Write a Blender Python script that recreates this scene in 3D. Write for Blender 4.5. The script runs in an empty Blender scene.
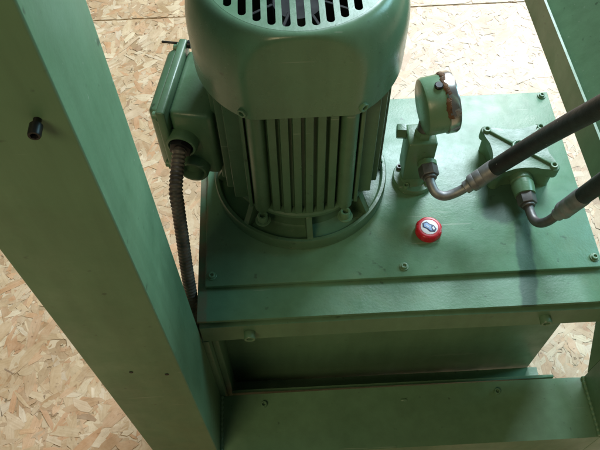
import bpy, bmesh, math, random
from math import sin, cos, pi, radians, sqrt
from mathutils import Vector, Matrix

random.seed(7)
scene = bpy.context.scene
C = scene.collection
ZL = 0.5                       # height of the tank lid's top above the floor; shapes below are given relative to the lid

# ------------------------------------------------------------------ camera
cam = bpy.data.cameras.new('camera')
cam_o = bpy.data.objects.new('camera', cam)
C.objects.link(cam_o)
pit, yaw, rol = 1.01163767, 0.0351906823, -0.0201467189
fwd = Vector((sin(yaw)*cos(pit), cos(yaw)*cos(pit), -sin(pit)))
rgt = Vector((cos(yaw), -sin(yaw), 0))
upv = rgt.cross(fwd)
r_ = rgt*cos(rol) + upv*sin(rol)
u_ = -rgt*sin(rol) + upv*cos(rol)
M = Matrix((r_, u_, -fwd)).transposed().to_4x4()
M.translation = Vector((0.0930471, -0.3462989, 0.6710276 + ZL))
cam_o.matrix_world = M
cam.sensor_width = 36.0
cam.lens = 36.0*687.557/600.0
cam.clip_start = 0.01
cam.clip_end = 100
scene.camera = cam_o

# ------------------------------------------------------------------ world and lamps (indoor workshop, window behind on the right)
world = bpy.data.worlds.new('World')
scene.world = world
world.use_nodes = True
bg = world.node_tree.nodes['Background']
bg.inputs['Color'].default_value = (1.0, 0.98, 0.86, 1)
bg.inputs['Strength'].default_value = 0.07

def area(name, loc, target, sx, sy, power, col):
    l = bpy.data.lights.new(name, 'AREA')
    l.shape = 'RECTANGLE'; l.size = sx; l.size_y = sy
    l.energy = power; l.color = col
    o = bpy.data.objects.new(name, l)
    o.location = loc
    o.rotation_euler = (Vector(target) - Vector(loc)).to_track_quat('-Z', 'Y').to_euler()
    C.objects.link(o)
    return o
area('window_light', (1.15, 2.3, 2.8), (0.35, 0.5, 0.3), 1.3, 1.1, 158, (0.74, 0.90, 1.0))
area('floor_glare_light', (1.35, 2.55, 1.45), (0.6, 0.9, 0.0), 1.2, 0.9, 56, (0.93, 0.94, 1.0))  # added low lamp near the mirror angle, for glare on the back floor
area('side_window_light', (2.4, 0.7, 1.8), (0.0, 0.0, 0.5), 0.8, 0.8, 29, (0.44, 0.86, 1.0))
area('ceiling_light', (-0.9, -1.7, 2.6), (-0.1, -0.5, 0.0), 1.0, 1.0, 25, (1.0, 0.80, 0.46))

vs = scene.view_settings
vs.view_transform = 'Standard'
vs.look = 'None'
vs.exposure = 0.0
vs.gamma = 1.0
vs.use_curve_mapping = False
scene.render.engine = 'CYCLES'
scene.render.resolution_x = 1024
scene.render.resolution_y = 768

# ------------------------------------------------------------------ materials
class NT:
    def __init__(self, name):
        self.m = bpy.data.materials.new(name)
        self.m.use_nodes = True
        self.t = self.m.node_tree
        self.b = self.t.nodes['Principled BSDF']
        self.co = None
    def n(self, typ, **kw):
        x = self.t.nodes.new(typ)
        for k, v in kw.items():
            if k in x.inputs: x.inputs[k].default_value = v
            else: setattr(x, k, v)
        return x
    def l(self, a, b): self.t.links.new(a, b)
    def coord(self):
        if not self.co:
            g = self.n('ShaderNodeNewGeometry')      # world position: same grain on every part
            self.co = g.outputs['Position']
        return self.co
    def noise(self, scale, detail=4, rough=0.55, vec=None):
        x = self.n('ShaderNodeTexNoise', Scale=scale, Detail=detail, Roughness=rough)
        self.l(vec or self.coord(), x.inputs['Vector'])
        return x.outputs['Fac']
    def ramp(self, fac, stops):
        x = self.n('ShaderNodeValToRGB')
        e = x.color_ramp.elements
        while len(e) < len(stops): e.new(0.5)
        for i, (p, c) in enumerate(stops):
            e[i].position = p
            e[i].color = c if len(c) == 4 else (*c, 1)
        self.l(fac, x.inputs['Fac'])
        return x.outputs['Color']
    def mix(self, fac, a, b, mode='MIX'):
        x = self.n('ShaderNodeMix', data_type='RGBA', blend_type=mode)
        for i, v in ((0, fac), (6, a), (7, b)):
            if hasattr(v, 'links') or isinstance(v, bpy.types.NodeSocket): self.l(v, x.inputs[i])
            else: x.inputs[i].default_value = v if i == 0 else (*v, 1)
        return x.outputs[2]
    def math(self, op, a, b=None, c=None, clamp=False):
        x = self.n('ShaderNodeMath', operation=op, use_clamp=clamp)
        for i, v in enumerate((a, b, c)):
            if v is None: continue
            if isinstance(v, bpy.types.NodeSocket): self.l(v, x.inputs[i])
            else: x.inputs[i].default_value = v
        return x.outputs[0]
    def bump(self, h, strength, dist):
        x = self.n('ShaderNodeBump', Strength=strength, Distance=dist)
        self.l(h, x.inputs['Height'])
        self.l(x.outputs['Normal'], self.b.inputs['Normal'])

def paint(name, col, rough=0.42, peel=0.25, wear=0.0, dust=0.12, stain=False, chips=0.0, grime_amt=0.16):
    k = NT(name)
    big = k.noise(9, 3)
    c2 = tuple(x*0.90 for x in col)
    c1 = tuple(min(1, x*1.07) for x in col)
    base = k.ramp(big, [(0.30, c2), (0.70, c1)])
    sp = k.ramp(k.noise(160, 2, 0.6), [(0.66, (0, 0, 0)), (0.74, (1, 1, 1))])
    base = k.mix(k.math('MULTIPLY', sp, dust), base, (0.30, 0.30, 0.24))
    dk = k.ramp(k.noise(95, 2, 0.5), [(0.23, (1, 1, 1)), (0.30, (0, 0, 0))])
    base = k.mix(k.math('MULTIPLY', dk, 0.5), base, (0.02, 0.025, 0.02))
    mpz = k.n('ShaderNodeMapping'); k.l(k.coord(), mpz.inputs[0])
    mpz.inputs['Scale'].default_value = (1, 1, 0.12)
    run = k.ramp(k.noise(70, 4, 0.6, mpz.outputs[0]), [(0.35, (0.86, 0.86, 0.84)), (0.62, (1.06, 1.06, 1.06))])
    base = k.mix(0.6, base, run, 'MULTIPLY')
    grime = k.ramp(k.noise(17, 6, 0.72), [(0.36, (0.60, 0.58, 0.50)), (0.50, (1, 1, 1))])
    base = k.mix(grime_amt, base, grime, 'MULTIPLY')
    mps = k.n('ShaderNodeMapping'); k.l(k.coord(), mps.inputs[0])
    mps.inputs['Rotation'].default_value = (0.5, 0.9, 0.6); mps.inputs['Scale'].default_value = (0.05, 1, 1)
    scr = k.ramp(k.noise(190, 2, 0.5, mps.outputs[0]), [(0.725, (0, 0, 0)), (0.745, (1, 1, 1))])
    base = k.mix(k.math('MULTIPLY', scr, 0.45), base, (0.30, 0.36, 0.28))
    r_in = k.math('MULTIPLY_ADD', k.noise(28, 5, 0.65), 0.44, rough - 0.22)
    smear = k.ramp(k.noise(11, 5, 0.7), [(0.45, (0, 0, 0)), (0.60, (1, 1, 1))])
    r_in = k.math('MULTIPLY_ADD', smear, -0.06, r_in)
    if chips:
        cm = k.ramp(k.noise(60, 5, 0.7), [(0.70 - chips, (0, 0, 0)), (0.73 - chips, (1, 1, 1))])
        base = k.mix(cm, base, (0.16, 0.085, 0.04))
    if stain:
        # oil that ran from the pump port to the front edge: a mark with its own shape
        sx = k.n('ShaderNodeSeparateXYZ'); k.l(k.coord(), sx.inputs[0])
        wob = k.math('MULTIPLY_ADD', k.noise(22, 3), 0.022, -0.011)
        yy = sx.outputs['Y']
        xc = k.math('ADD', sx.outputs['X'], wob)
        cx = k.math('MULTIPLY_ADD', yy, 0.10, 0.3555)
        dx = k.math('ABSOLUTE', k.math('SUBTRACT', xc, cx))
        band = k.n('ShaderNodeMapRange', interpolation_type='SMOOTHSTEP')
        k.l(dx, band.inputs[0])
        band.inputs[1].default_value = 0.0075; band.inputs[2].default_value = 0.0125
        band.inputs[3].default_value = 1; band.inputs[4].default_value = 0
        gate = k.n('ShaderNodeMapRange', interpolation_type='SMOOTHSTEP')
        k.l(yy, gate.inputs[0])
        gate.inputs[1].default_value = 0.055; gate.inputs[2].default_value = 0.09
        gate.inputs[3].default_value = 1; gate.inputs[4].default_value = 0
        pud = k.n('ShaderNodeVectorMath', operation='DISTANCE')
        k.l(k.coord(), pud.inputs[0]); pud.inputs[1].default_value = (0.350, 0.098, ZL)
        pm = k.n('ShaderNodeMapRange', interpolation_type='SMOOTHSTEP')
        k.l(k.math('ADD', pud.outputs['Value'], k.math('MULTIPLY', wob, 2.4)), pm.inputs[0])
        pm.inputs[1].default_value = 0.024; pm.inputs[2].default_value = 0.036
        pm.inputs[3].default_value = 1; pm.inputs[4].default_value = 0
        st = k.math('MAXIMUM', k.math('MULTIPLY', band.outputs[0], gate.outputs[0]), pm.outputs[0])
        base = k.mix(k.math('MULTIPLY', st, 0.74), base, (0.02, 0.055, 0.04))
        r_in = k.math('MULTIPLY_ADD', st, 0.05, r_in)
        # old faint tide mark and rub beside the gauge foot
        bl = k.ramp(k.noise(13, 4, 0.6), [(0.52, (0, 0, 0)), (0.62, (1, 1, 1))])
        base = k.mix(k.math('MULTIPLY', bl, 0.14), base, (0.19, 0.24, 0.10))
        # rust along the left edge
        ed = k.n('ShaderNodeMapRange'); k.l(sx.outputs['X'], ed.inputs[0])
        ed.inputs[1].default_value = 0.0005; ed.inputs[2].default_value = 0.003
        ed.inputs[3].default_value = 1; ed.inputs[4].default_value = 0
        rm = k.math('MULTIPLY', ed.outputs[0], k.ramp(k.noise(38, 3), [(0.40, (0, 0, 0)), (0.55, (1, 1, 1))]))
        base = k.mix(k.math('MULTIPLY', rm, 0.55), base, (0.22, 0.14, 0.09))
    k.l(base, k.b.inputs['Base Color'])
    k.l(r_in, k.b.inputs['Roughness'])
    k.b.inputs['Specular IOR Level'].default_value = 0.5
    h = k.math('ADD', k.math('MULTIPLY', k.noise(420, 2), 0.35), k.math('MULTIPLY', k.noise(45, 3), 1.0))
    k.bump(h, peel, 0.0012)
    return k.m

GREEN = (0.120, 0.230, 0.130)
m_green = paint('green_paint', GREEN)
m_lid = paint('green_paint_oiled', (0.110, 0.232, 0.136), rough=0.40, stain=True)
m_frame = paint('green_frame_paint', GREEN, rough=0.46, peel=0.15, dust=0.05)
m_cast = paint('green_cast_paint', (0.095, 0.186, 0.104), rough=0.38, peel=0.28, dust=0.10, grime_amt=0.4)
m_cowl = paint('green_cowl_paint', (0.128, 0.236, 0.142), rough=0.30, peel=0.12, dust=0.05)

def plain(name, col, rough, metal=0.0, nscale=60, var=0.25, bump=0.1, bdist=0.0005):
    k = NT(name)
    f = k.noise(nscale, 4, 0.6)
    k.l(k.ramp(f, [(0.25, tuple(x*(1-var) for x in col)), (0.75, tuple(min(1, x*(1+var)) for x in col))]), k.b.inputs['Base Color'])
    k.l(k.math('MULTIPLY_ADD', k.noise(nscale*1.7, 3), 0.3, rough-0.15), k.b.inputs['Roughness'])
    k.b.inputs['Metallic'].default_value = metal
    k.bump(k.noise(nscale*4, 3), bump, bdist)
    return k.m
m_rubber = plain('black_rubber', (0.014, 0.013, 0.014), 0.55, nscale=90, var=0.5, bump=0.5)
def speckle(m, scale, th, col):
    # pale flecks of overspray and lint
    t = m.node_tree; b = t.nodes['Principled BSDF']
    src = b.inputs['Base Color'].links[0].from_socket
    g = t.nodes.new('ShaderNodeNewGeometry'); n = t.nodes.new('ShaderNodeTexNoise'); n.inputs['Scale'].default_value = scale
    t.links.new(g.outputs['Position'], n.inputs['Vector'])
    r = t.nodes.new('ShaderNodeMapRange'); t.links.new(n.outputs['Fac'], r.inputs[0])
    r.inputs[1].default_value = th; r.inputs[2].default_value = th+0.02
    x = t.nodes.new('ShaderNodeMix'); x.data_type = 'RGBA'
    t.links.new(r.outputs[0], x.inputs[0]); t.links.new(src, x.inputs[6]); x.inputs[7].default_value = (*col, 1)
    t.links.new(x.outputs[2], b.inputs['Base Color'])
speckle(m_rubber, 210, 0.76, (0.4, 0.42, 0.4))
m_steel = plain('dull_zinc_steel', (0.23, 0.235, 0.24), 0.52, 0.6, 80, 0.35, 0.2)
m_dsteel = plain('dark_oiled_steel', (0.13, 0.125, 0.12), 0.46, 0.6, 80, 0.35, 0.2)
m_black = plain('black_oxide', (0.016, 0.016, 0.017), 0.4, 0.4, 80, 0.3)
m_dark = plain('black_plastic', (0.006, 0.006, 0.006), 0.6)
m_conduit = plain('grimy_conduit', (0.165, 0.140, 0.122), 0.50, 0.40, 70, 0.6, 0.3)
m_red = plain('red_plastic', (0.50, 0.012, 0.022), 0.32, nscale=120, var=0.12, bump=0.05)
m_white = plain('white_print', (0.72, 0.74, 0.78), 0.35, nscale=120, var=0.08, bump=0.02)
m_navy = plain('navy_print', (0.010, 0.022, 0.085), 0.35, var=0.1, bump=0.02)
m_blue = plain('light_blue_print', (0.25, 0.40, 0.68), 0.35, var=0.1, bump=0.02)

def chrome():
    k = NT('rusty_chrome')
    rust = k.ramp(k.noise(55, 5, 0.7), [(0.60, (0, 0, 0)), (0.72, (1, 1, 1))])
    k.l(k.mix(rust, (0.52, 0.51, 0.48), (0.13, 0.06, 0.025)), k.b.inputs['Base Color'])
    k.l(k.math('MULTIPLY_ADD', rust, -0.9, 0.95, True), k.b.inputs['Metallic'])
    k.l(k.math('MULTIPLY_ADD', rust, 0.50, 0.24), k.b.inputs['Roughness'])
    k.bump(rust, 0.4, 0.0006)
    return k.m
m_chrome = chrome()

def osb(name, strands):
    k = NT(name)
    if strands:
        a = k.n('ShaderNodeVertexColor', layer_name='Col')
        uv = k.n('ShaderNodeUVMap', uv_map='UVMap')
        mp = k.n('ShaderNodeMapping'); k.l(uv.outputs[0], mp.inputs[0])
        mp.inputs['Scale'].default_value = (14, 420, 1)
        g = k.noise(1.0, 3, 0.6, mp.outputs[0])
        gr = k.ramp(g, [(0.30, (0.86, 0.83, 0.79)), (0.60, (1.04, 1.03, 1.02))])
        c = k.mix(1.0, a.outputs['Color'], gr, 'MULTIPLY')
        dirt = k.ramp(k.noise(75, 4, 0.7), [(0.24, (0.55, 0.48, 0.42)), (0.36, (1, 1, 1))])
        c = k.mix(1.0, c, dirt, 'MULTIPLY')
        n1 = k.ramp(k.noise(34, 6, 0.72), [(0.30, (0.26, 0.175, 0.110)), (0.43, (0.48, 0.355, 0.245)), (0.62, (0.68, 0.57, 0.45))])
        c = k.mix(0.36, c, n1)
        sp_ = k.ramp(k.noise(130, 3, 0.6), [(0.26, (0.40, 0.34, 0.30)), (0.36, (1, 1, 1))])
        c = k.mix(0.8, c, sp_, 'MULTIPLY')
        pat = k.ramp(k.noise(7, 4, 0.6), [(0.35, (0.84, 0.78, 0.70)), (0.60, (1.0, 0.98, 0.96))])
        c = k.mix(1.0, c, pat, 'MULTIPLY')
        c = k.mix(1.0, c, (0.97, 0.945, 0.88), 'MULTIPLY')
        h = g
    else:
        v = k.n('ShaderNodeTexVoronoi', Scale=28.0, Randomness=1.0)
        k.l(k.coord(), v.inputs['Vector'])
        s = k.n('ShaderNodeSeparateColor'); k.l(v.outputs['Color'], s.inputs[0])
        c = k.ramp(s.outputs[0], [(0.0, (0.36, 0.235, 0.125)), (0.5, (0.50, 0.355, 0.21)), (1.0, (0.60, 0.46, 0.30))])
        h = v.outputs['Distance']
    k.l(c, k.b.inputs['Base Color'])
    k.b.inputs['Roughness'].default_value = 0.42
    k.bump(h, 0.25, 0.0006)
    return k.m
m_osb = osb('osb_board', False)
m_strand = osb('osb_strand', True)

# ------------------------------------------------------------------ mesh helpers
def thing(name, label, cat, loc, group=None, kind=None):
    o = bpy.data.objects.new(name, None)
    o.empty_display_size = 0.05
    C.objects.link(o)
    o.location = (loc[0], loc[1], loc[2] + ZL)
    o['L'] = list(loc)
    o['label'] = label
    o['category'] = cat
    if group: o['group'] = group
    return o

def smooth_angle(me, deg=38):
    for p in me.polygons: p.use_smooth = True
    bm = bmesh.new(); bm.from_mesh(me)
    th = radians(deg)
    for e in bm.edges:
        if len(e.link_faces) == 2 and e.calc_face_angle(0) > th: e.smooth = False
    bm.to_mesh(me); bm.free()

def mesh_obj(name, me, mat, parent=None, off=None):
    if mat and not me.materials: me.materials.append(mat)
    o = bpy.data.objects.new(name, me)
    C.objects.link(o)
    if parent: o.parent = parent
    if off is not None: o.location = off
    return o

def root_loc(p):
    while p.parent: p = p.parent
    return Vector(p['L'])

def obj(name, bm, mat, parent=None, sharp=38, label=None):
    """ONE mesh object from a bmesh given in lid coordinates."""
    bmesh.ops.recalc_face_normals(bm, faces=bm.faces)
    base = root_loc(parent) if parent else Vector((0, 0, -ZL))
    bmesh.ops.translate(bm, verts=bm.verts, vec=-base)
    me = bpy.data.meshes.new(name)
    bm.to_mesh(me); bm.free()
    smooth_angle(me, sharp)
    o = mesh_obj(name, me, mat, parent)
    if label: o['label'] = label
    return o

def tag(o, label, cat, group=None):
    o['label'] = label; o['category'] = cat
    if group: o['group'] = group
    return o

def bev(bm, geom_edges, w, seg=2):
    if w > 0: bmesh.ops.bevel(bm, geom=geom_edges, offset=w, segments=seg, profile=0.5, affect='EDGES', clamp_overlap=True)

def box(x0, x1, y0, y1, z0, z1, b=0.001, seg=2, bm=None):
    t = bmesh.new()
    bmesh.ops.create_cube(t, size=1)
    for v in t.verts:
        v.co = Vector(((x0+x1)/2 + v.co.x*(x1-x0), (y0+y1)/2 + v.co.y*(y1-y0), (z0+z1)/2 + v.co.z*(z1-z0)))
    bev(t, t.edges[:], b, seg)
    if bm is None: return t
    return join(bm, t)

def join(a, t):
    me = bpy.data.meshes.new('tmp'); t.to_mesh(me); t.free()
    a.from_mesh(me); bpy.data.meshes.remove(me)
    return a

def prism(pts, z0, z1, b=0.001, seg=2):
    t = bmesh.new()
    lo = [t.verts.new((x, y, z0)) for x, y in pts]
    hi = [t.verts.new((x, y, z1)) for x, y in pts]
    n = len(pts)
    t.faces.new(lo[::-1]); top = t.faces.new(hi)
    for i in range(n): t.faces.new((lo[i], lo[(i+1) % n], hi[(i+1) % n], hi[i]))
    bev(t, [e for e in top.edges], b, seg)
    return t

def lathe(prof, n=48, closed=False):
    """profile of (r, z) about the z axis; ends at r = 0 are closed."""
    t = bmesh.new()
    rings = []
    for r, z in prof:
        if r < 1e-7: rings.append([t.verts.new((0, 0, z))])
        else: rings.append([t.verts.new((r*cos(2*pi*i/n), r*sin(2*pi*i/n), z)) for i in range(n)])
    for a, b in zip(rings, rings[1:]):
        for i in range(n):
            j = (i+1) % n
            if len(a) == 1 and len(b) == 1: continue
            if len(a) == 1: t.faces.new((a[0], b[i], b[j]))
            elif len(b) == 1: t.faces.new((a[i], a[j], b[0]))
            else: t.faces.new((a[i], a[j], b[j], b[i]))
    return t

def aim(bm, origin, axis, spin=0.0):
    """turn a shape built along +z so that z points along axis, then move it."""
    q = Vector(axis).normalized().to_track_quat('Z', 'Y')
    m = Matrix.Translation(Vector(origin)) @ q.to_matrix().to_4x4() @ Matrix.Rotation(spin, 4, 'Z')
    bmesh.ops.transform(bm, matrix=m, verts=bm.verts)
    return bm

def cyl(r, h, origin, axis=(0, 0, 1), b=0.0008, n=32, r2=None):
    r2 = r if r2 is None else r2
    return aim(lathe([(0, 0), (r-b, 0), (r, b), (r2, h-b), (r2-b, h), (0, h)], n), origin, axis)

def hexa(af, h, origin, axis, b=0.001, spin=0.0):
    r = af/sqrt(3)
    t = prism([(r*cos(pi/3*i), r*sin(pi/3*i)) for i in range(6)], 0, h, b)
    return aim(t, origin, axis, spin)

def catmull(P, k=8):
    P = [Vector(p) for p in P]
    Q = [2*P[0]-P[1]] + P + [2*P[-1]-P[-2]]
    out = []
    for i in range(1, len(Q)-2):
        a, b, c, d = Q[i-1:i+3]
        for s in range(k):
            t = s/k
            out.append(0.5*((2*b) + (c-a)*t + (2*a-5*b+4*c-d)*t*t + (3*b-a-3*c+d)*t**3))
    out.append(P[-1])
    return out

def tube(path, r, n=20, caps=True):
    """r: number or function of arc length."""
    t = bmesh.new()
    path = [Vector(p) for p in path]
    s = 0; rings = []
    tan0 = (path[1]-path[0]).normalized()
    nrm = tan0.orthogonal().normalized()
    for i, p in enumerate(path):
        a = path[max(0, i-1)]; b = path[min(len(path)-1, i+1)]
        tn = (b-a).normalized()
        nrm = (nrm - tn*nrm.dot(tn)).normalized()
        bi = tn.cross(nrm)
        if i: s += (p-path[i-1]).length
        rr = r(s) if callable(r) else r
        rings.append([t.verts.new(p + nrm*rr*cos(2*pi*j/n) + bi*rr*sin(2*pi*j/n)) for j in range(n)])
    for a, b in zip(rings, rings[1:]):
        for j in range(n): t.faces.new((a[j], a[(j+1) % n], b[(j+1) % n], b[j]))
    if caps:
        t.faces.new(rings[0][::-1]); t.faces.new(rings[-1])
    return t

def socket_screw(parent, pos, axis, r=0.006, h=0.007, washer=True, mat=None, name='screw'):
    """cap screw: knurled head with a real hexagon socket, and its washer as a sub-part."""
    rs = r*0.58
    t = bmesh.new(); n = 24
    def ring(rad, z, hexed=False):
        out = []
        for i in range(n):
            a = 2*pi*i/n
            q = rad
            if hexed: q = rad*cos(pi/6)/cos(((a) % (pi/3)) - pi/6)
            out.append(t.verts.new((q*cos(a), q*sin(a), z)))
        return out
    R = [ring(r, 0), ring(r, h*0.88), ring(r*0.9, h), ring(rs*1.12, h, True), ring(rs, h*0.95, True), ring(rs, h*0.22, True)]
    for a, b in zip(R, R[1:]):
        for i in range(n): t.faces.new((a[i], a[(i+1) % n], b[(i+1) % n], b[i]))
    t.faces.new(R[-1]); t.faces.new(R[0][::-1])
    base = Vector(pos)
    ax = Vector(axis).normalized()
    s = obj(name, aim(t, base + ax*(0.0014 if washer else -0.0003), axis, random.random()*2), mat or m_green, parent)
    if washer:
        obj('washer', cyl(r*1.45, 0.0017, base - ax*0.0002, axis, 0.0003, 28), mat or m_green, s)
    return s

# ------------------------------------------------------------------ floor of OSB boards
FZ = -ZL
floor_bm = box(-9, 9, -9, 9, FZ-0.06, FZ-0.0185, 0)
floor = obj('floor', floor_bm, m_osb)
floor['kind'] = 'structure'; floor['label'] = 'bare wood strand board floor under the machine'
floor['L'] = [0, 0, -ZL]

def to_lin(c):
    return tuple(((x/255)/12.92 if x/255 <= 0.04045 else ((x/255+0.055)/1.055)**2.4) for x in c)
TONES = [(to_lin(c), w) for c, w in (((203, 178, 146), 24), ((212, 191, 162), 22), ((192, 164, 130), 18), ((224, 209, 184), 14),
                                     ((200, 154, 114), 11), ((180, 144, 106), 9), ((208, 170, 134), 10), ((156, 122, 90), 1.0), ((116, 90, 66), 0.15))]
def strands(name, x0, x1, y0, y1, parent, count):
    V, F, COL, UV = [], [], [], []
    pop, wts = [t for t, _ in TONES], [w for _, w in TONES]
    for i in range(count):
        cx, cy = random.uniform(x0, x1), random.uniform(y0, y1)
        L = random.choice((0.014, 0.020, 0.028, 0.038, 0.055))*random.uniform(0.7, 1.3)
        Wd = random.uniform(0.008, 0.024)*(0.75 if L < 0.030 else 1)
        if random.random() < 0.16: L *= 0.35; Wd *= 0.30
        a = random.uniform(0, 2*pi) if random.random() < 0.6 else random.gauss(0.9, 0.5)
        ca, sa = cos(a), sin(a)
        j_ = lambda k: random.uniform(-k, k)
        m = j_(0.2)*L
        pts = [(-L*0.5+j_(0.75)*Wd, -Wd*0.45), (m, -Wd*random.uniform(0.40, 0.62)), (L*0.42+j_(0.75)*Wd, -Wd*random.uniform(0.15, 0.5)),
               (L*0.5+j_(0.3)*Wd, j_(0.2)*Wd), (L*0.42+j_(0.75)*Wd, Wd*random.uniform(0.15, 0.5)), (m*0.5, Wd*random.uniform(0.40, 0.62)),
               (-L*0.44+j_(0.75)*Wd, Wd*random.uniform(0.2, 0.45)), (-L*0.52+j_(0.3)*Wd, j_(0.15)*Wd)]
        z = 0.0002 + 0.0009*(i/count) + random.uniform(0, 0.0002)
        tx, ty = random.gauss(0, 0.005), random.gauss(0, 0.010)
        b = len(V)
        for px, py in pts:
            X = min(max(cx + px*ca - py*sa, x0), x1); Y = min(max(cy + px*sa + py*ca, y0), y1)
            V.append((X, Y, z + max(-0.0001, px*tx*0.3 + py*ty)))
        F.append(tuple(range(b, b+8)))
        t = random.choices(pop, wts)[0]
        if Wd < 0.0045: t = TONES[random.choice((2, 4, 5, 5, 7, 8))][0]
        k = random.uniform(0.88, 1.10)
        COL.append((min(1, t[0]*k), min(1, t[1]*k), min(1, t[2]*k*random.uniform(0.94, 1.06)), 1))
        ox, oy = random.uniform(0, 9), random.uniform(0, 9)
        UV.append([(px+ox, py+oy) for px, py in pts])
    me = bpy.data.meshes.new(name)
    me.from_pydata(V, [], F)
    ca_ = me.color_attributes.new('Col', 'FLOAT_COLOR', 'CORNER')
    uv = me.uv_layers.new(name='UVMap')
    li = 0
    for fi in range(len(F)):
        for j in range(8):
            ca_.data[li].color = COL[fi]
            uv.data[li].uv = UV[fi][j]
            li += 1
    o = mesh_obj(name, me, m_strand, parent)
    o['kind'] = 'stuff'
    o['label'] = 'pressed wood strands of the board face'
    return o

SEAM = 1.012
for (bx0, bx1, by0, by1) in ((-1.70, 0.798, -0.236, SEAM-0.0012), (0.801, 3.3, -0.236, SEAM-0.0012), (-1.05, 1.448, SEAM+0.0012, 2.26), (-3.55, -1.053, SEAM+0.0012, 2.26),
                             (1.451, 3.95, SEAM+0.0012, 2.26), (-1.05, 1.448, -1.486, -0.2385)):
    bd = obj('floor_board', box(bx0, bx1, by0, by1, FZ-0.018, FZ, 0.001, 1), m_osb, floor)
    vx0, vx1, vy0, vy1 = max(bx0+0.001, -1.05), min(bx1-0.001, 1.45), max(by0+0.001, -0.6), min(by1-0.001, 1.75)
    if vx1 - vx0 > 0.05 and vy1 - vy0 > 0.05:
        strands('strands', vx0, vx1, vy0, vy1, bd, int((vx1-vx0)*(vy1-vy0)*9000))

# ------------------------------------------------------------------ green steel frame round the unit
frame = thing('steel_frame', 'green painted square steel frame with two upright columns around the tank', 'frame', (0.24, -0.084, -ZL))
CT = 0.95
def column(x0, x1, y0, y1):
    return box(x0, x1, y0, y1, FZ, CT, 0.0016, 3)
cl = obj('column', column(-0.0850, -0.0080, -0.125, -0.0435), m_frame, frame, label='wide square column at the left')
obj('column', column(0.487, 0.564, -0.125, -0.0435), m_frame, frame, label='square column at the right edge')
# black cap screw standing proud of the left column and two small screw holes
socket_screw(cl, (-0.0225, -0.1290, 0.4230), (0, -1, 0), 0.0032, 0.0066, False, m_black)
obj('screw_collar', cyl(0.0020, 0.0052, (-0.0225, -0.1245, 0.4230), (0, -1, 0), 0.0006), m_black, cl)
for hx, hz in ((-0.052, 0.085), (-0.022, 0.075), (-0.020, 0.505)):
    obj('plug_hole', cyl(0.0018, 0.0012, (hx, -0.1245, hz), (0, -1, 0), 0.0002, 14), m_black, cl)

# lower cross beam between the columns: a channel lying open to the back
def sweep_x(prof, x0, x1, nseg=1, wob=None, b=0.0):
    """extrude a (y, z) outline along x; wob(x) gives a (dy, dz) sag."""
    t = bmesh.new(); rings = []
    for i in range(nseg+1):
        x = x0 + (x1-x0)*i/nseg
        dy, dz = wob(x) if wob else (0, 0)
        rings.append([t.verts.new((x, y+dy, z+dz)) for y, z in prof])
    n = len(prof)
    for a, c in zip(rings, rings[1:]):
        for j in range(n): t.faces.new((a[j], a[(j+1) % n], c[(j+1) % n], c[j]))
    t.faces.new(rings[0]); t.faces.new(rings[-1][::-1])
    if b: bev(t, [e for e in t.edges if abs(e.verts[0].co.x - e.verts[1].co.x) > 1e-6], b, 2)
    return t
def wav(amp, f, ph): return lambda x: (amp*0.6*sin(f*0.7*x+ph), amp*sin(f*x+ph) + amp*0.4*sin(2.7*f*x+1.3*ph))
zb = -0.240
beam = obj('lower_beam', sweep_x([(-0.125, zb), (-0.125, zb-0.075), (-0.119, zb-0.075), (-0.119, zb-0.006), (-0.0495, zb-0.006), (-0.0495, zb-0.022), (-0.0435, zb-0.022), (-0.0435, zb)],
                                 -0.0078, 0.4868, 24, wav(0.0005, 9, 0.4), 0.0022), m_frame, frame)
obj('weld_bead', tube(catmull([(-0.0068, -0.124+0.01*i, zb+0.0008+0.0006*random.random()) for i in range(9)], 6), lambda s: 0.0026+0.0006*sin(s*900), 10), m_frame, beam)
obj('weld_bead', tube(catmull([(0.4860, -0.124+0.01*i, zb+0.0008+0.0006*random.random()) for i in range(9)], 6), lambda s: 0.0026+0.0006*sin(s*900), 10), m_frame, beam)
for bx, by in ((0.050, -0.0586), (0.365, -0.0583)):
    socket_screw(beam, (bx, by, zb), (0, 0, 1), 0.0042, 0.005, False)

drip = lathe([(0, 0.0016), (0.002, 0.0013), (0.0036, 0.0005), (0.0042, -0.0004)], 20)
bmesh.ops.scale(drip, verts=drip.verts, vec=(1.3, 0.6, 1.0))
bmesh.ops.translate(drip, verts=drip.verts, vec=(0.2384, -0.0623, zb))
obj('weld_spatter', drip, m_frame, beam)

# angle at lid height across the front
rimw = wav(0.0007, 11, 1.1)
def rim_w(x):
    u = (x-0.22)/0.24
    a, c = rimw(x)
    return (a, c - 0.0036*u*u - 0.0004)
rim = obj('upper_angle', sweep_x([(-0.0430, -0.0125), (-0.0430, -0.0480), (-0.0380, -0.0480), (-0.0380, -0.0185), (-0.0010, -0.0185), (-0.0010, -0.0125)],
                                 -0.0070, 0.4868, 40, rim_w, 0.0016), m_frame, frame)
for bx in (0.046, 0.373):
    socket_screw(rim, (bx, -0.0432, -0.0315), (0, -1, 0), 0.0064, 0.0085, False)

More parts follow.
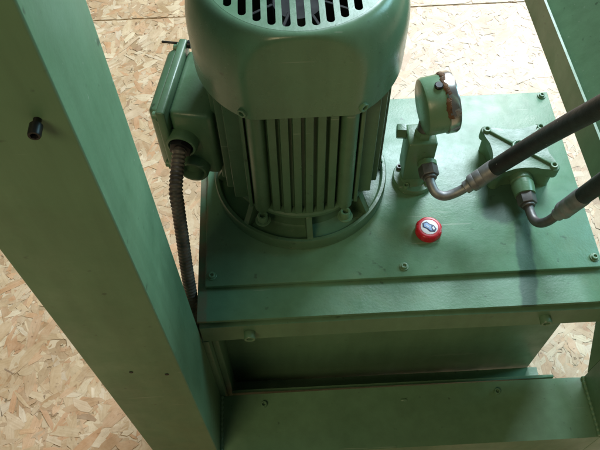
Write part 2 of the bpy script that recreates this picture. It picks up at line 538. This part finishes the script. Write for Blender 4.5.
# side channel running back on the right, its gusset down to the column
sc = sweep_x([(0.487, 0.000), (0.487, -0.050), (0.506, -0.050), (0.612, 0.080), (0.607, 0.084), (0.503, -0.044), (0.4905, -0.044), (0.4905, 0.0)], -0.0435, 0.95, 12, None, 0.0016)  # wide sheet slopes only so it catches a middling share of light
bmesh.ops.transform(sc, matrix=Matrix(((0, 1, 0, 0), (1, 0, 0, 0), (0, 0, 1, 0), (0, 0, 0, 1))), verts=sc.verts)      # swap x and y
bmesh.ops.transform(sc, matrix=Matrix.Translation((0.487, 0.128, 0)) @ Matrix.Rotation(radians(1.6), 4, 'Z') @ Matrix.Translation((-0.487, -0.128, 0)), verts=sc.verts)
obj('side_channel', sc, m_frame, frame)
obj('side_plate', box(-0.0096, -0.0015, -0.0432, 0.2600, -0.4400, -0.0520, 0.0005), m_frame, frame)
gus = bmesh.new()
pts = [(-0.0436, -0.0505), (0.0700, -0.0505), (0.0020, -0.1550), (-0.0436, -0.2250)]
va = [gus.verts.new((0.4870, y, z)) for y, z in pts]; vb = [gus.verts.new((0.4935, y, z)) for y, z in pts]
gus.faces.new(va); gus.faces.new(vb[::-1])
for i in range(4): gus.faces.new((va[i], va[(i+1) % 4], vb[(i+1) % 4], vb[i]))
bev(gus, gus.edges[:], 0.0008, 2)
obj('gusset', gus, m_frame, frame)

# ------------------------------------------------------------------ oil tank
tank = thing('oil_tank', 'green sheet steel oil tank carrying the motor', 'tank', (0.22, 0.13, -0.315))
tb = bmesh.new()
# open box of folded sheet, walls 4 mm
box(0.004, 0.440, -0.0005, 0.0035, -0.315, -0.0195, 0.0008, 2, tb)
box(0.004, 0.440, 0.2565, 0.2605, -0.315, -0.0155, 0.0008, 2, tb)
box(0.004, 0.008, 0.0037, 0.2563, -0.315, -0.0155, 0.0008, 2, tb)
box(0.436, 0.440, 0.0037, 0.2563, -0.315, -0.0155, 0.0008, 2, tb)
box(0.0082, 0.4358, 0.0037, 0.2563, -0.315, -0.311, 0.0008, 2, tb)
obj('tank_wall', tb, m_green, tank)
obj('top_flange', sweep_x([(-0.0385, -0.0066), (-0.0385, -0.0112), (0.2640, -0.0112), (0.2640, -0.0066)], -0.0085, 0.4390, 30, wav(0.0003, 13, 0.7), 0.0010), m_lid, tank)
lid = obj('lid', box(0.0, 0.440, 0.0, 0.2592, -0.0062, 0.0, 0.0012), m_lid, tank)
for sx, sy in ((0.0075, 0.0125), (0.2200, 0.0120), (0.4325, 0.0115), (0.4310, 0.2520), (0.0075, 0.2500), (0.2200, 0.2510)):
    socket_screw(lid, (sx, sy, 0.0), (0, 0, 1), 0.0036, 0.0022, True)
# base angle with upturned lip in front of the tank
lipw = wav(0.0012, 8, 2.2)
foot = obj('base_angle', sweep_x([(-0.0365, -0.2530), (-0.0365, -0.3130), (-0.0010, -0.3130), (-0.0010, -0.3090), (-0.0325, -0.3090), (-0.0325, -0.2530)],
                          0.0060, 0.4520, 40, lipw, 0.0012), m_green, tank)
obj('support_plate', box(-0.0012, 0.0065, -0.0315, -0.0010, -0.3085, -0.0500, 0.0008), m_green, tank)
for sx in (0.06, 0.33): socket_screw(foot, (sx, -0.018, -0.3085), (0, 0, 1), 0.0035, 0.004, False)

# ------------------------------------------------------------------ electric motor
AX, AY = 0.1120, 0.1415
motor = thing('electric_motor', 'green vertical electric motor with ribbed body standing on the tank lid', 'motor', (AX, AY, 0.0003))
def at_axis(t):
    bmesh.ops.translate(t, verts=t.verts, vec=(AX, AY, 0)); return t
fl = obj('mounting_flange', at_axis(lathe([(0.060, 0.0003), (0.1005, 0.0003), (0.1015, 0.0015), (0.1015, 0.0155), (0.1005, 0.0170), (0.0970, 0.0170), (0.0958, 0.0160), (0.0940, 0.0110),
                                            (0.0800, 0.0100), (0.0760, 0.0120), (0.0740, 0.0200), (0.0740, 0.0430), (0.070, 0.0480), (0.050, 0.0480)], 96)), m_cast, motor)
for i in range(8):
    a = -pi/2 + 0.06 + i*pi/4
    t = bmesh.new()
    P = [(0.0735, 0.0100), (0.0985, 0.0100), (0.0985, 0.0168), (0.0960, 0.0200), (0.0860, 0.0420), (0.0735, 0.0440)]
    A = [t.verts.new((r, -0.0032, z)) for r, z in P]; B = [t.verts.new((r, 0.0032, z)) for r, z in P]
    t.faces.new(A); t.faces.new(B[::-1])
    for j in range(6): t.faces.new((A[j], A[(j+1) % 6], B[(j+1) % 6], B[j]))
    bev(t, t.edges[:], 0.0008, 2)
    bmesh.ops.rotate(t, verts=t.verts, cent=(0, 0, 0), matrix=Matrix.Rotation(a, 3, 'Z'))
    obj('rib', at_axis(t), m_cast, fl)
for i in range(2, 4):
    a = -pi/2 + 0.06 + pi/8*3*(1 if i % 2 else -1) + (pi if i > 1 else 0)
    socket_screw(fl, (AX+0.0870*cos(a), AY+0.0870*sin(a), 0.0102), (0, 0, 1), 0.0062, 0.0065, False)

Z0, Z1 = 0.0440, 0.2350
stator = obj('stator_housing', at_axis(lathe([(0.05, Z0-0.001), (0.080, Z0-0.001), (0.0868, Z0), (0.0868, Z0+0.004), (0.0850, Z0+0.006), (0.0770, Z0+0.007), (0.0765, Z1), (0.05, Z1)], 72)), m_cast, motor)
RF = 0.0925
def fin_mesh(off, w0, w1, rmax, zlo=Z0+0.004, zhi=Z1):
    """fin pointing to -y at sideways offset off: tapered plate with a rounded tip."""
    t = bmesh.new()
    yo = -sqrt(max(rmax*rmax - off*off, 1e-6)); yi = -sqrt(max(0.0755**2 - off*off, 1e-6))
    P = [(off-w0/2, yi), (off-w1/2, yo), (off+w1/2, yo), (off+w0/2, yi)]
    lo = [t.verts.new((x, y, zlo)) for x, y in P]; hi = [t.verts.new((x, y, zhi)) for x, y in P]
    for v in (lo[0], lo[3]): v.co.z += 0.0
    t.faces.new(lo[::-1]); t.faces.new(hi)
    for j in range(4): t.faces.new((lo[j], lo[(j+1) % 4], hi[(j+1) % 4], hi[j]))
    bev(t, [e for e in t.edges if all(abs(v.co.y-yo) < 1e-5 for v in e.verts)], 0.0011, 2)
    return t
def put_fin(t, a, name='fin', parent=None):
    bmesh.ops.rotate(t, verts=t.verts, cent=(0, 0, 0), matrix=Matrix.Rotation(a, 3, 'Z'))
    return obj(name, at_axis(t), m_cast, parent or stator)
for a in (0.0, pi):
    for i in range(6): put_fin(fin_mesh((i-2.5)*0.0116, 0.0092, 0.0078, 0.0850), a)
    for s in (-1, 1):
        bo = bmesh.new()
        tb_ = aim(lathe([(0, 0), (0.0078, 0), (0.0088, 0.001), (0.0088, Z1-Z0-0.001), (0, Z1-Z0-0.001)], 24), (s*0.0440, -0.0700, Z0+0.001), (0, 0, 1))
        put_fin(tb_, a, 'bolt_boss')
        put_fin(fin_mesh(s*0.0565, 0.0050, 0.0038, 0.0915), a)
for a in (pi/2, -pi/2):
    for i in range(9): put_fin(fin_mesh((i-4)*0.0138, 0.0068, 0.0052, RF), a)
for s in (-1, 1):
    socket_screw(stator, (AX+s*0.0450, AY-0.0815, Z0-0.009), (0, 0, 1), 0.0058, 0.0092, True)

# fan cowl: round dome whose skirt is flattened on four sides
def cowl_mesh():
    prof = []
    zt, zr, zb_ = 0.3005, 0.2500, 0.2080
    for i in range(6): prof.append((0.0990 + 0.0006*i/6, zb_ + (zr-zb_)*i/6))
    for i in range(25):
        q = i/24*pi/2
        prof.append((0.0795 + 0.0201*cos(q), zr + (zt-zr)*sin(q)))
    n = 144; t = bmesh.new(); rings = []
    def rad(r, z, th):
        out = r
        f = 0.0872 - 0.02*max(0, z-zb_)
        for k in range(2):
            d = (th - (-pi/2 + k*pi) + pi) % (2*pi) - pi
            if abs(d) < 1.2:
                g = f/cos(d)
                h = 0.0030                                   # soft blend between dome and flat
                m_ = max(0.0, h - abs(out-g))/h
                out = min(out, g) - m_*m_*h*0.25
        return out
    for r, z in prof:
        rings.append([t.verts.new((rad(r, z, 2*pi*i/n)*cos(2*pi*i/n), rad(r, z, 2*pi*i/n)*sin(2*pi*i/n), z)) for i in range(n)])
    inner = [[t.verts.new((v.co.x*0.982, v.co.y*0.982, v.co.z)) for v in rings[0]],
             [t.verts.new((v.co.x*0.972, v.co.y*0.972, v.co.z)) for v in rings[5]],
             [t.verts.new((v.co.x*0.965, v.co.y*0.965, v.co.z-0.002)) for v in rings[-1]]]
    allr = inner[::-1] + rings
    for a, b in zip(allr, allr[1:]):
        for i in range(n): t.faces.new((a[i], a[(i+1) % n], b[(i+1) % n], b[i]))
    return t
cowl = obj('fan_cowl', at_axis(cowl_mesh()), m_cowl, motor, 50)
def grille():
    t = bmesh.new()
    R, Rs, pitch, hw, zt = 0.0797, 0.0752, 0.0116, 0.0033, 0.3006
    ns = 7
    def lam(x): return sqrt(max(R*R - x*x, 0))
    lay = {}
    def poly(pts):
        for z, rev in ((zt, False), (zt-0.002, True)):
            vs_ = [t.verts.new((x, y, z)) for x, y in pts]
            t.faces.new(vs_[::-1] if rev else vs_)
    def wall(pts):
        a = [t.verts.new((x, y, zt)) for x, y in pts]; b = [t.verts.new((x, y, zt-0.002)) for x, y in pts]
        for i in range(len(pts)-1): t.faces.new((a[i], a[i+1], b[i+1], b[i]))
    slots = [(i-(ns-1))*pitch for i in range(2*ns-1)]
    edges = []
    for xc in slots:
        e = sqrt(max(Rs*Rs - xc*xc, 0)) - hw
        x0, x1 = xc-hw, xc+hw
        arc = [(xc + hw*cos(pi*j/8), e + hw*sin(pi*j/8)) for j in range(9)]           # from x1 to x0
        low = [(x, -y) for x, y in arc]
        for (ax, ay), (bx_, by_) in zip(arc, arc[1:]):
            poly([(bx_, by_), (ax, ay), (ax, lam(ax)), (bx_, lam(bx_))])
            poly([(ax, -ay), (bx_, -by_), (bx_, -lam(bx_)), (ax, -lam(ax))])
        wall(arc + low[::-1] + [arc[0]])
        edges += [x0, x1]
    bars = [(-R, edges[0])] + [(edges[i], edges[i+1]) for i in range(1, len(edges)-1, 2)] + [(edges[-1], R)]
    for a, b in bars:
        k = [a + (b-a)*j/6 for j in range(7)]
        poly([(x, -lam(x)) for x in k] + [(x, lam(x)) for x in k[::-1] if lam(x) > 1e-5])
    bmesh.ops.remove_doubles(t, verts=t.verts, dist=1e-6)
    return t
obj('fan_grille', at_axis(grille()), m_cowl, cowl, 30)
fan = lathe([(0, 0.262), (0.022, 0.262), (0.026, 0.256), (0.030, 0.246), (0.082, 0.236), (0.082, 0.234), (0.0, 0.232)], 40)
for i in range(9):
    t = box(0.026, 0.080, -0.0015, 0.0015, 0.237, 0.272, 0.0005, 1)
    bmesh.ops.rotate(t, verts=t.verts, cent=(0, 0, 0), matrix=Matrix.Rotation(i*2*pi/9+0.2, 3, 'Z'))
    join(fan, t)
obj('cooling_fan', at_axis(fan), m_dark, motor)
for sx, sy in ((-0.0570, -0.0905), (0.0570, -0.0905), (-0.0570, 0.0905), (0.0570, 0.0905)):
    d = Vector((sx, sy, 0)).normalized()
    socket_screw(cowl, (AX + d.x*0.0975, AY + d.y*0.0975, 0.2150), d, 0.0046, 0.0045, False)

# terminal box on the left flank
ang = radians(169)
U = Vector((cos(ang), sin(ang), 0)); Vv = Vector((cos(ang+pi/2), sin(ang+pi/2), 0))
def boxframe(t):
    """(u outward, v towards the viewer, z) -> lid coordinates"""
    m = Matrix(((U.x, Vv.x, 0, AX), (U.y, Vv.y, 0, AY), (0, 0, 1, 0), (0, 0, 0, 1)))
    bmesh.ops.transform(t, matrix=m, verts=t.verts); return t
def bp(u, v, z): return Vector((AX, AY, 0)) + U*u + Vv*v + Vector((0, 0, z))
tbx = obj('terminal_box', boxframe(box(0.078, 0.1225, -0.034, 0.056, 0.066, 0.160, 0.006, 3)), m_cast, motor)
def taper(t, u0, u1, k):
    vs_ = list(t.verts)
    cv, cz = 0.012, 0.119
    for v in vs_:
        f = (v.co.x-u0)/(u1-u0)
        v.co.y = cv + (v.co.y-cv)*(1-k*f); v.co.z = cz + (v.co.z-cz)*(1-k*f)
    return t
obj('cover', boxframe(taper(box(0.1317, 0.1430, -0.034, 0.058, 0.066, 0.1625, 0.004, 3), 0.1317, 0.143, 0.10)), m_cast, tbx)
obj('cover_flange', boxframe(box(0.1226, 0.1316, -0.040, 0.0645, 0.063, 0.1680, 0.0022, 3)), m_cast, tbx)
for v, z in ((-0.033, 0.160), (0.058, 0.157), (0.058, 0.080)):
    socket_screw(tbx, bp(0.1315, v, z), U, 0.0042, 0.004, True)
lg = obj('loose_screw', cyl(0.0013, 0.019, bp(0.131, -0.0360, 0.1640), U, 0.0003, 14), m_black, tbx)
obj('screw_head', cyl(0.0045, 0.004, bp(0.1224, -0.0360, 0.1640), -U, 0.0006, 18), m_black, tbx)
for z, v in ((0.121, 0.0555), (0.079, 0.0555)):
    bo = obj('cable_entry', aim(lathe([(0.0105, 0), (0.0170, 0), (0.0165, 0.008), (0.0150, 0.0105), (0.0130, 0.0110), (0.0122, 0.0100), (0.0118, 0.002), (0, 0.002)], 36), bp(0.1125 if z > 0.115 else 0.1060, v, z), Vv), m_cast, tbx)

# ------------------------------------------------------------------ conduit from the terminal box
g0 = bp(0.1125, 0.0590, 0.121)
cond = thing('cable_conduit', 'grimy dark corrugated conduit running down from the terminal box', 'conduit', (-0.012, 0.0, -0.2))
obj('gland', hexa(0.021, 0.010, g0 + Vv*0.0015, Vv, 0.001, 0.3), m_black, cond)
path = [g0 + Vv*0.009, g0 + Vv*0.017 + Vector((0.0, 0, -0.001)), (-0.0172, 0.0590, 0.1040), (-0.0172, 0.0465, 0.0850), (-0.0168, 0.0290, 0.0560), (-0.0170, 0.0125, 0.0230), (-0.0168, 0.0000, -0.0060), (-0.0165, -0.0100, -0.0300), (-0.0165, -0.0180, -0.0700), (-0.0165, -0.0180, -0.1800)]
pp = catmull(path, 40)
def corr(s): return 0.0068 + (0.0006*sin(s*2*pi/0.0042) if s < 0.060 else 0.00035*sin(s*2*pi/0.0042))
obj('corrugated_tube', tube(pp, corr, 20), m_conduit, cond)

# ------------------------------------------------------------------ pressure gauge on its block
blk = thing('gauge_manifold', 'green manifold block bolted on round foot between motor and pump cover', 'manifold', (0.246, 0.130, 0.0))
ft = obj('round_foot', aim(lathe([(0, 0), (0.0235, 0), (0.0245, 0.001), (0.0245, 0.0065), (0.0235, 0.0078), (0.0170, 0.0082), (0.0155, 0.0105), (0.0150, 0.022), (0, 0.022)], 48), (0.2460, 0.1300, 0.0003), (0, 0, 1)), m_cast, blk)
for a in (2.5, 0.9, 4.1, 5.6):
    socket_screw(ft, (0.246+0.0195*cos(a), 0.130+0.0195*sin(a), 0.0080), (0, 0, 1), 0.0036, 0.0045, False, m_dsteel if a == 2.5 else None)
obj('block', box(0.2290, 0.2610, 0.1145, 0.1450, 0.0205, 0.0850, 0.0025, 3), m_cast, blk)
obj('hex_plug', hexa(0.0150, 0.010, (0.2295, 0.1400, 0.0780), (-1, 0.1, 0.0), 0.0012), m_cast, blk)
obj('port_boss', cyl(0.0108, 0.0070, (0.2530, 0.1150, 0.0530), (0, -1, -0.1), 0.001), m_cast, blk)

gauge = thing('pressure_gauge', 'round pressure gauge with rusty chrome bezel on the manifold block', 'gauge', (0.246, 0.130, 0.085))
gd = Vector((0.985, 0.12, 0.10)).normalized()
gc = Vector((0.2375, 0.1270, 0.1310))
gcase = obj('case', aim(lathe([(0, 0.0), (0.0255, 0.0), (0.0290, 0.0015), (0.0305, 0.0045), (0.0305, 0.0225), (0, 0.0225)], 64), gc, gd), m_cowl, gauge)
bez = obj('bezel', aim(lathe([(0.0270, 0.0215), (0.0312, 0.0215), (0.0322, 0.0225), (0.0324, 0.0310), (0.0310, 0.0335), (0.0280, 0.0345), (0.0270, 0.0330)], 64), gc, gd), m_chrome, gauge)
m_rust = plain('rust', (0.13, 0.065, 0.030), 0.8, nscale=160, var=0.6, bump=0.8, bdist=0.002)
rr = lathe([(0.0300, 0.0195), (0.0312, 0.0200), (0.0324, 0.0215), (0.0328, 0.0235), (0.0326, 0.0250), (0.0300, 0.0255)], 96)
for v in rr.verts:
    a = math.atan2(v.co.y, v.co.x)
    f = 0.995 + 0.008*sin(11*a+1) + 0.008*sin(23*a) + random.uniform(-0.006, 0.006)
    v.co.x *= f; v.co.y *= f; v.co.z += 0.0012*sin(7*a) + random.uniform(-0.0008, 0.0008)
aim(rr, gc, gd)
for v in rr.verts:                                  # corrosion only over the upper part of the seam
    d = v.co - gc; ax_ = gd*d.dot(gd); rad_ = d - ax_
    if rad_.z < 0.010 + 0.004*sin(rad_.y*900) or rad_.y > 0.022: v.co = gc + ax_ + rad_*0.93
obj('rusty_seam', rr, m_rust, bez)
obj('dial', aim(lathe([(0, 0.0300), (0.0276, 0.0300), (0.0276, 0.0285), (0, 0.0285)], 48), gc, gd), m_white, gauge)
obj('fill_plug', cyl(0.0045, 0.0040, gc + gd*0.0130 + Vector((0, -0.0030, 0.0300)), (0, -0.1, 0.99), 0.001, 20), m_black, gcase)
obj('stem', cyl(0.0075, 0.022, (0.2465, 0.1290, 0.0840), (0, 0, 1), 0.0008), m_dsteel, gauge)
obj('stem_nut', hexa(0.0175, 0.009, (0.2465, 0.1290, 0.0850), (0, 0, 1)), m_cast, gauge)

# ------------------------------------------------------------------ pump cover casting
PX, PY, PZ = 0.3690, 0.1420, 0.0350
pump = thing('pump_cover', 'four lobed green cast pump cover with ribs and raised ring', 'pump cover', (PX, PY, 0.0))
def lobed(s):
    pts = []
    cs = [(-0.0330, -0.0290), (0.0330, -0.0280), (0.0310, 0.0290), (-0.0330, 0.0290)]
    for k in range(4):
        cx, cy = cs[k]; nx, ny = cs[(k+1) % 4]
        a0 = math.atan2(cy, cx)
        for j in range(-4, 5):
            a = a0 + j*0.30
            pts.append((PX + s*(cx + 0.0072*cos(a)), PY + s*(cy + 0.0072*sin(a))))
        for j in range(1, 6):
            f = j/6
            mx, my = cx + (nx-cx)*f, cy + (ny-cy)*f
            L = sqrt(mx*mx + my*my)
            q = 1 - 0.05*sin(pi*f)
            ex = 0.0055
            pts.append((PX + s*(mx*q + mx/L*ex*(1-0.8*sin(pi*f))), PY + s*(my*q + my/L*ex*(1-0.8*sin(pi*f)))))
    return pts
obj('pump_body', prism(lobed(0.90), 0.0004, PZ-0.0128, 0.002), m_cast, pump)
pl = obj('cover_plate', prism(lobed(1.0), PZ-0.0126, PZ, 0.0018, 3), m_cast, pump)
obj('ring', aim(lathe([(0.0068, 0), (0.0105, 0), (0.0102, 0.0042), (0.0092, 0.0050), (0.0080, 0.0050), (0.0070, 0.0042), (0.0066, 0.001), (0, 0.001)], 40), (PX, PY, PZ-0.0003), (0, 0, 1)), m_cast, pl)
for cx, cy in ((-0.0330, -0.0290), (0.0330, -0.0280), (0.0310, 0.0290), (-0.0330, 0.0290)):
    a = math.atan2(cy, cx); L = sqrt(cx*cx+cy*cy)
    t = box(0.0095, L-0.004, -0.0016, 0.0016, PZ-0.0004, PZ+0.0032, 0.0010, 2)
    bmesh.ops.rotate(t, verts=t.verts, cent=(0, 0, 0), matrix=Matrix.Rotation(a, 3, 'Z'))
    bmesh.ops.translate(t, verts=t.verts, vec=(PX, PY, 0))
    obj('rib', t, m_cast, pl)
    socket_screw(pl, (PX+cx, PY+cy, PZ-0.0004), (0, 0, 1), 0.0044, 0.0040, False)
pd = Vector((0.02, -1, -0.05)).normalized()
obj('port', aim(lathe([(0, 0), (0.0130, 0), (0.0130, 0.009), (0.0118, 0.0105), (0.0118, 0.0125), (0.0130, 0.0135), (0.0130, 0.0185), (0.0118, 0.0280), (0, 0.0280)], 36), (0.3680, 0.1170, 0.0165), pd), m_cast, pump)

# ------------------------------------------------------------------ hoses
def hose(label, nut_at, nut_dir, tube_pts, fer, hose_pts, hr):
    t = thing('hydraulic_hose', label, 'hose', tuple(nut_at))
    nd = Vector(nut_dir).normalized()
    n_ = obj('swivel_nut', hexa(0.0190, 0.0125, nut_at, nd, 0.0013, 0.25), m_dsteel, t)
    obj('nut_collar', cyl(0.0078, 0.0035, Vector(nut_at)+nd*0.0123, nd, 0.0008), m_dsteel, n_)
    obj('bent_pipe', tube(catmull(tube_pts, 10), 0.0053, 20), m_steel if hr > 0.00935 else m_dsteel, t)
    a, b = Vector(fer[0]), Vector(fer[1])
    L = (b-a).length
    obj('crimped_ferrule', aim(lathe([(0, 0), (0.0066, 0), (0.0074, 0.0008), (0.0074, L*0.16), (0.0096, L*0.20), (0.0101, L*0.26), (0.0099, L*0.34), (0.0096, L*0.36), (0.0099, L*0.38), (0.0099, L*0.56), (0.0096, L*0.58), (0.0099, L*0.60), (0.0101, L*0.92), (0.0097, L), (0, L)], 28), a, b-a), m_steel, t)
    obj('rubber_hose', tube(catmull(hose_pts, 10), hr, 24), m_rubber, t)
    return t
f1a, f1b = Vector((0.2897, 0.0779, 0.0520)), Vector((0.3201, 0.0868, 0.0760))
hose('long black hydraulic hose with bent pipe coming from the gauge manifold', (0.2530, 0.1085, 0.0524), (0.05, -1, -0.12),
     [(0.2536, 0.0990, 0.0510), (0.2545, 0.0880, 0.0480), (0.2590, 0.0790, 0.0440), (0.2680, 0.0750, 0.0425), (0.2800, 0.0765, 0.0455), f1a + (f1b-f1a)*0.05], (f1a, f1b),
     [f1b - (f1b-f1a)*0.08, (0.3384, 0.0712, 0.1300), (0.3478, 0.0457, 0.1900), (0.3521, 0.0189, 0.2450), (0.3548, -0.0141, 0.3100), (0.357, -0.06, 0.40)], 0.0094)
f2a, f2b = Vector((0.3852, 0.0428, 0.0430)), Vector((0.3985, 0.0379, 0.0870))
hose('short black hydraulic hose with dark bent pipe coming from the pump cover port', (0.3690, 0.0890, 0.0148), (0.02, -1, -0.05),
     [(0.3695, 0.0780, 0.0140), (0.3698, 0.0660, 0.0135), (0.3710, 0.0550, 0.0150), (0.3740, 0.0470, 0.0210), (0.3790, 0.0430, 0.0310), f2a + (f2b-f2a)*0.05], (f2a, f2b),
     [f2b - (f2b-f2a)*0.08, (0.4010, 0.0275, 0.1250), (0.4040, 0.0060, 0.2000), (0.4080, -0.0200, 0.2800), (0.412, -0.05, 0.36)], 0.0093)

# ------------------------------------------------------------------ red cap lying on the lid
cx, cy = 0.2530, 0.0555
cap = thing('bottle_cap', 'red screw cap with white round print lying on the tank lid', 'cap', (cx, cy, 0.0))
t = bmesh.new(); n = 72
prof = [(0.0135, 0.0004), (0.0146, 0.0006), (0.0150, 0.0030), (0.0148, 0.0075), (0.0140, 0.0094), (0.0125, 0.0102), (0.0112, 0.0100)]
rings = []
for r, z in prof:
    wv = 0.0005 if 0.001 < z < 0.009 else 0.0001
    rings.append([t.verts.new((cx + (r + wv*sin(i*8*2*pi/n) + 0.4*wv*sin(i*24*2*pi/n))*cos(2*pi*i/n), cy + (r + wv*sin(i*8*2*pi/n) + 0.4*wv*sin(i*24*2*pi/n))*sin(2*pi*i/n), z)) for i in range(n)])
for a, b in zip(rings, rings[1:]):
    for i in range(n): t.faces.new((a[i], a[(i+1) % n], b[(i+1) % n], b[i]))
t.faces.new(rings[0][::-1]); t.faces.new(rings[-1])
obj('cap_shell', t, m_red, cap, 45)
disc = obj('white_disc', cyl(0.0098, 0.0006, (cx+0.0002, cy+0.0004, 0.0097), (0, 0, 1), 0.0002, 48), m_white, cap)
def patch(pts, z, mat, rot, name):
    c, s = 1.12*cos(rot), 1.12*sin(rot)
    t = bmesh.new()
    f = t.faces.new([t.verts.new((cx + x*c - y*s, cy + 0.0004 + x*s + y*c, z)) for x, y in pts])
    e = bmesh.ops.extrude_face_region(t, geom=[f])
    bmesh.ops.translate(t, verts=[g for g in e['geom'] if isinstance(g, bmesh.types.BMVert)], vec=(0, 0, 0.00012))
    obj(name, t, mat, disc)
ro = radians(-38)
patch([(-0.0078, 0.0), (-0.0050, -0.0040), (-0.001, -0.0034), (0.0036, -0.0046), (0.0078, -0.0018), (0.0074, 0.0022), (0.0030, 0.0044), (-0.0012, 0.0036), (-0.0052, 0.0042)], 0.01034, m_navy, ro, 'printed_emblem')
patch([(-0.0062, 0.0), (-0.0042, -0.0026), (0.0004, -0.0022), (0.0030, -0.0032), (0.0050, -0.0022), (0.0022, 0.0004), (0.0012, 0.0026), (-0.0012, 0.0021), (-0.0044, 0.0027)], 0.01050, m_blue, ro, 'printed_emblem')
patch([(0.0030, 0.0008), (0.0058, -0.0008), (0.0062, 0.0012), (0.0032, 0.0030)], 0.01050, m_white, ro, 'printed_emblem')
patch([(-0.0036, -0.0006), (0.0006, -0.0012), (0.0006, -0.0004), (-0.0034, 0.0004)], 0.01066, m_white, ro, 'printed_emblem')

for o in bpy.data.objects:
    if 'L' in o: del o['L']
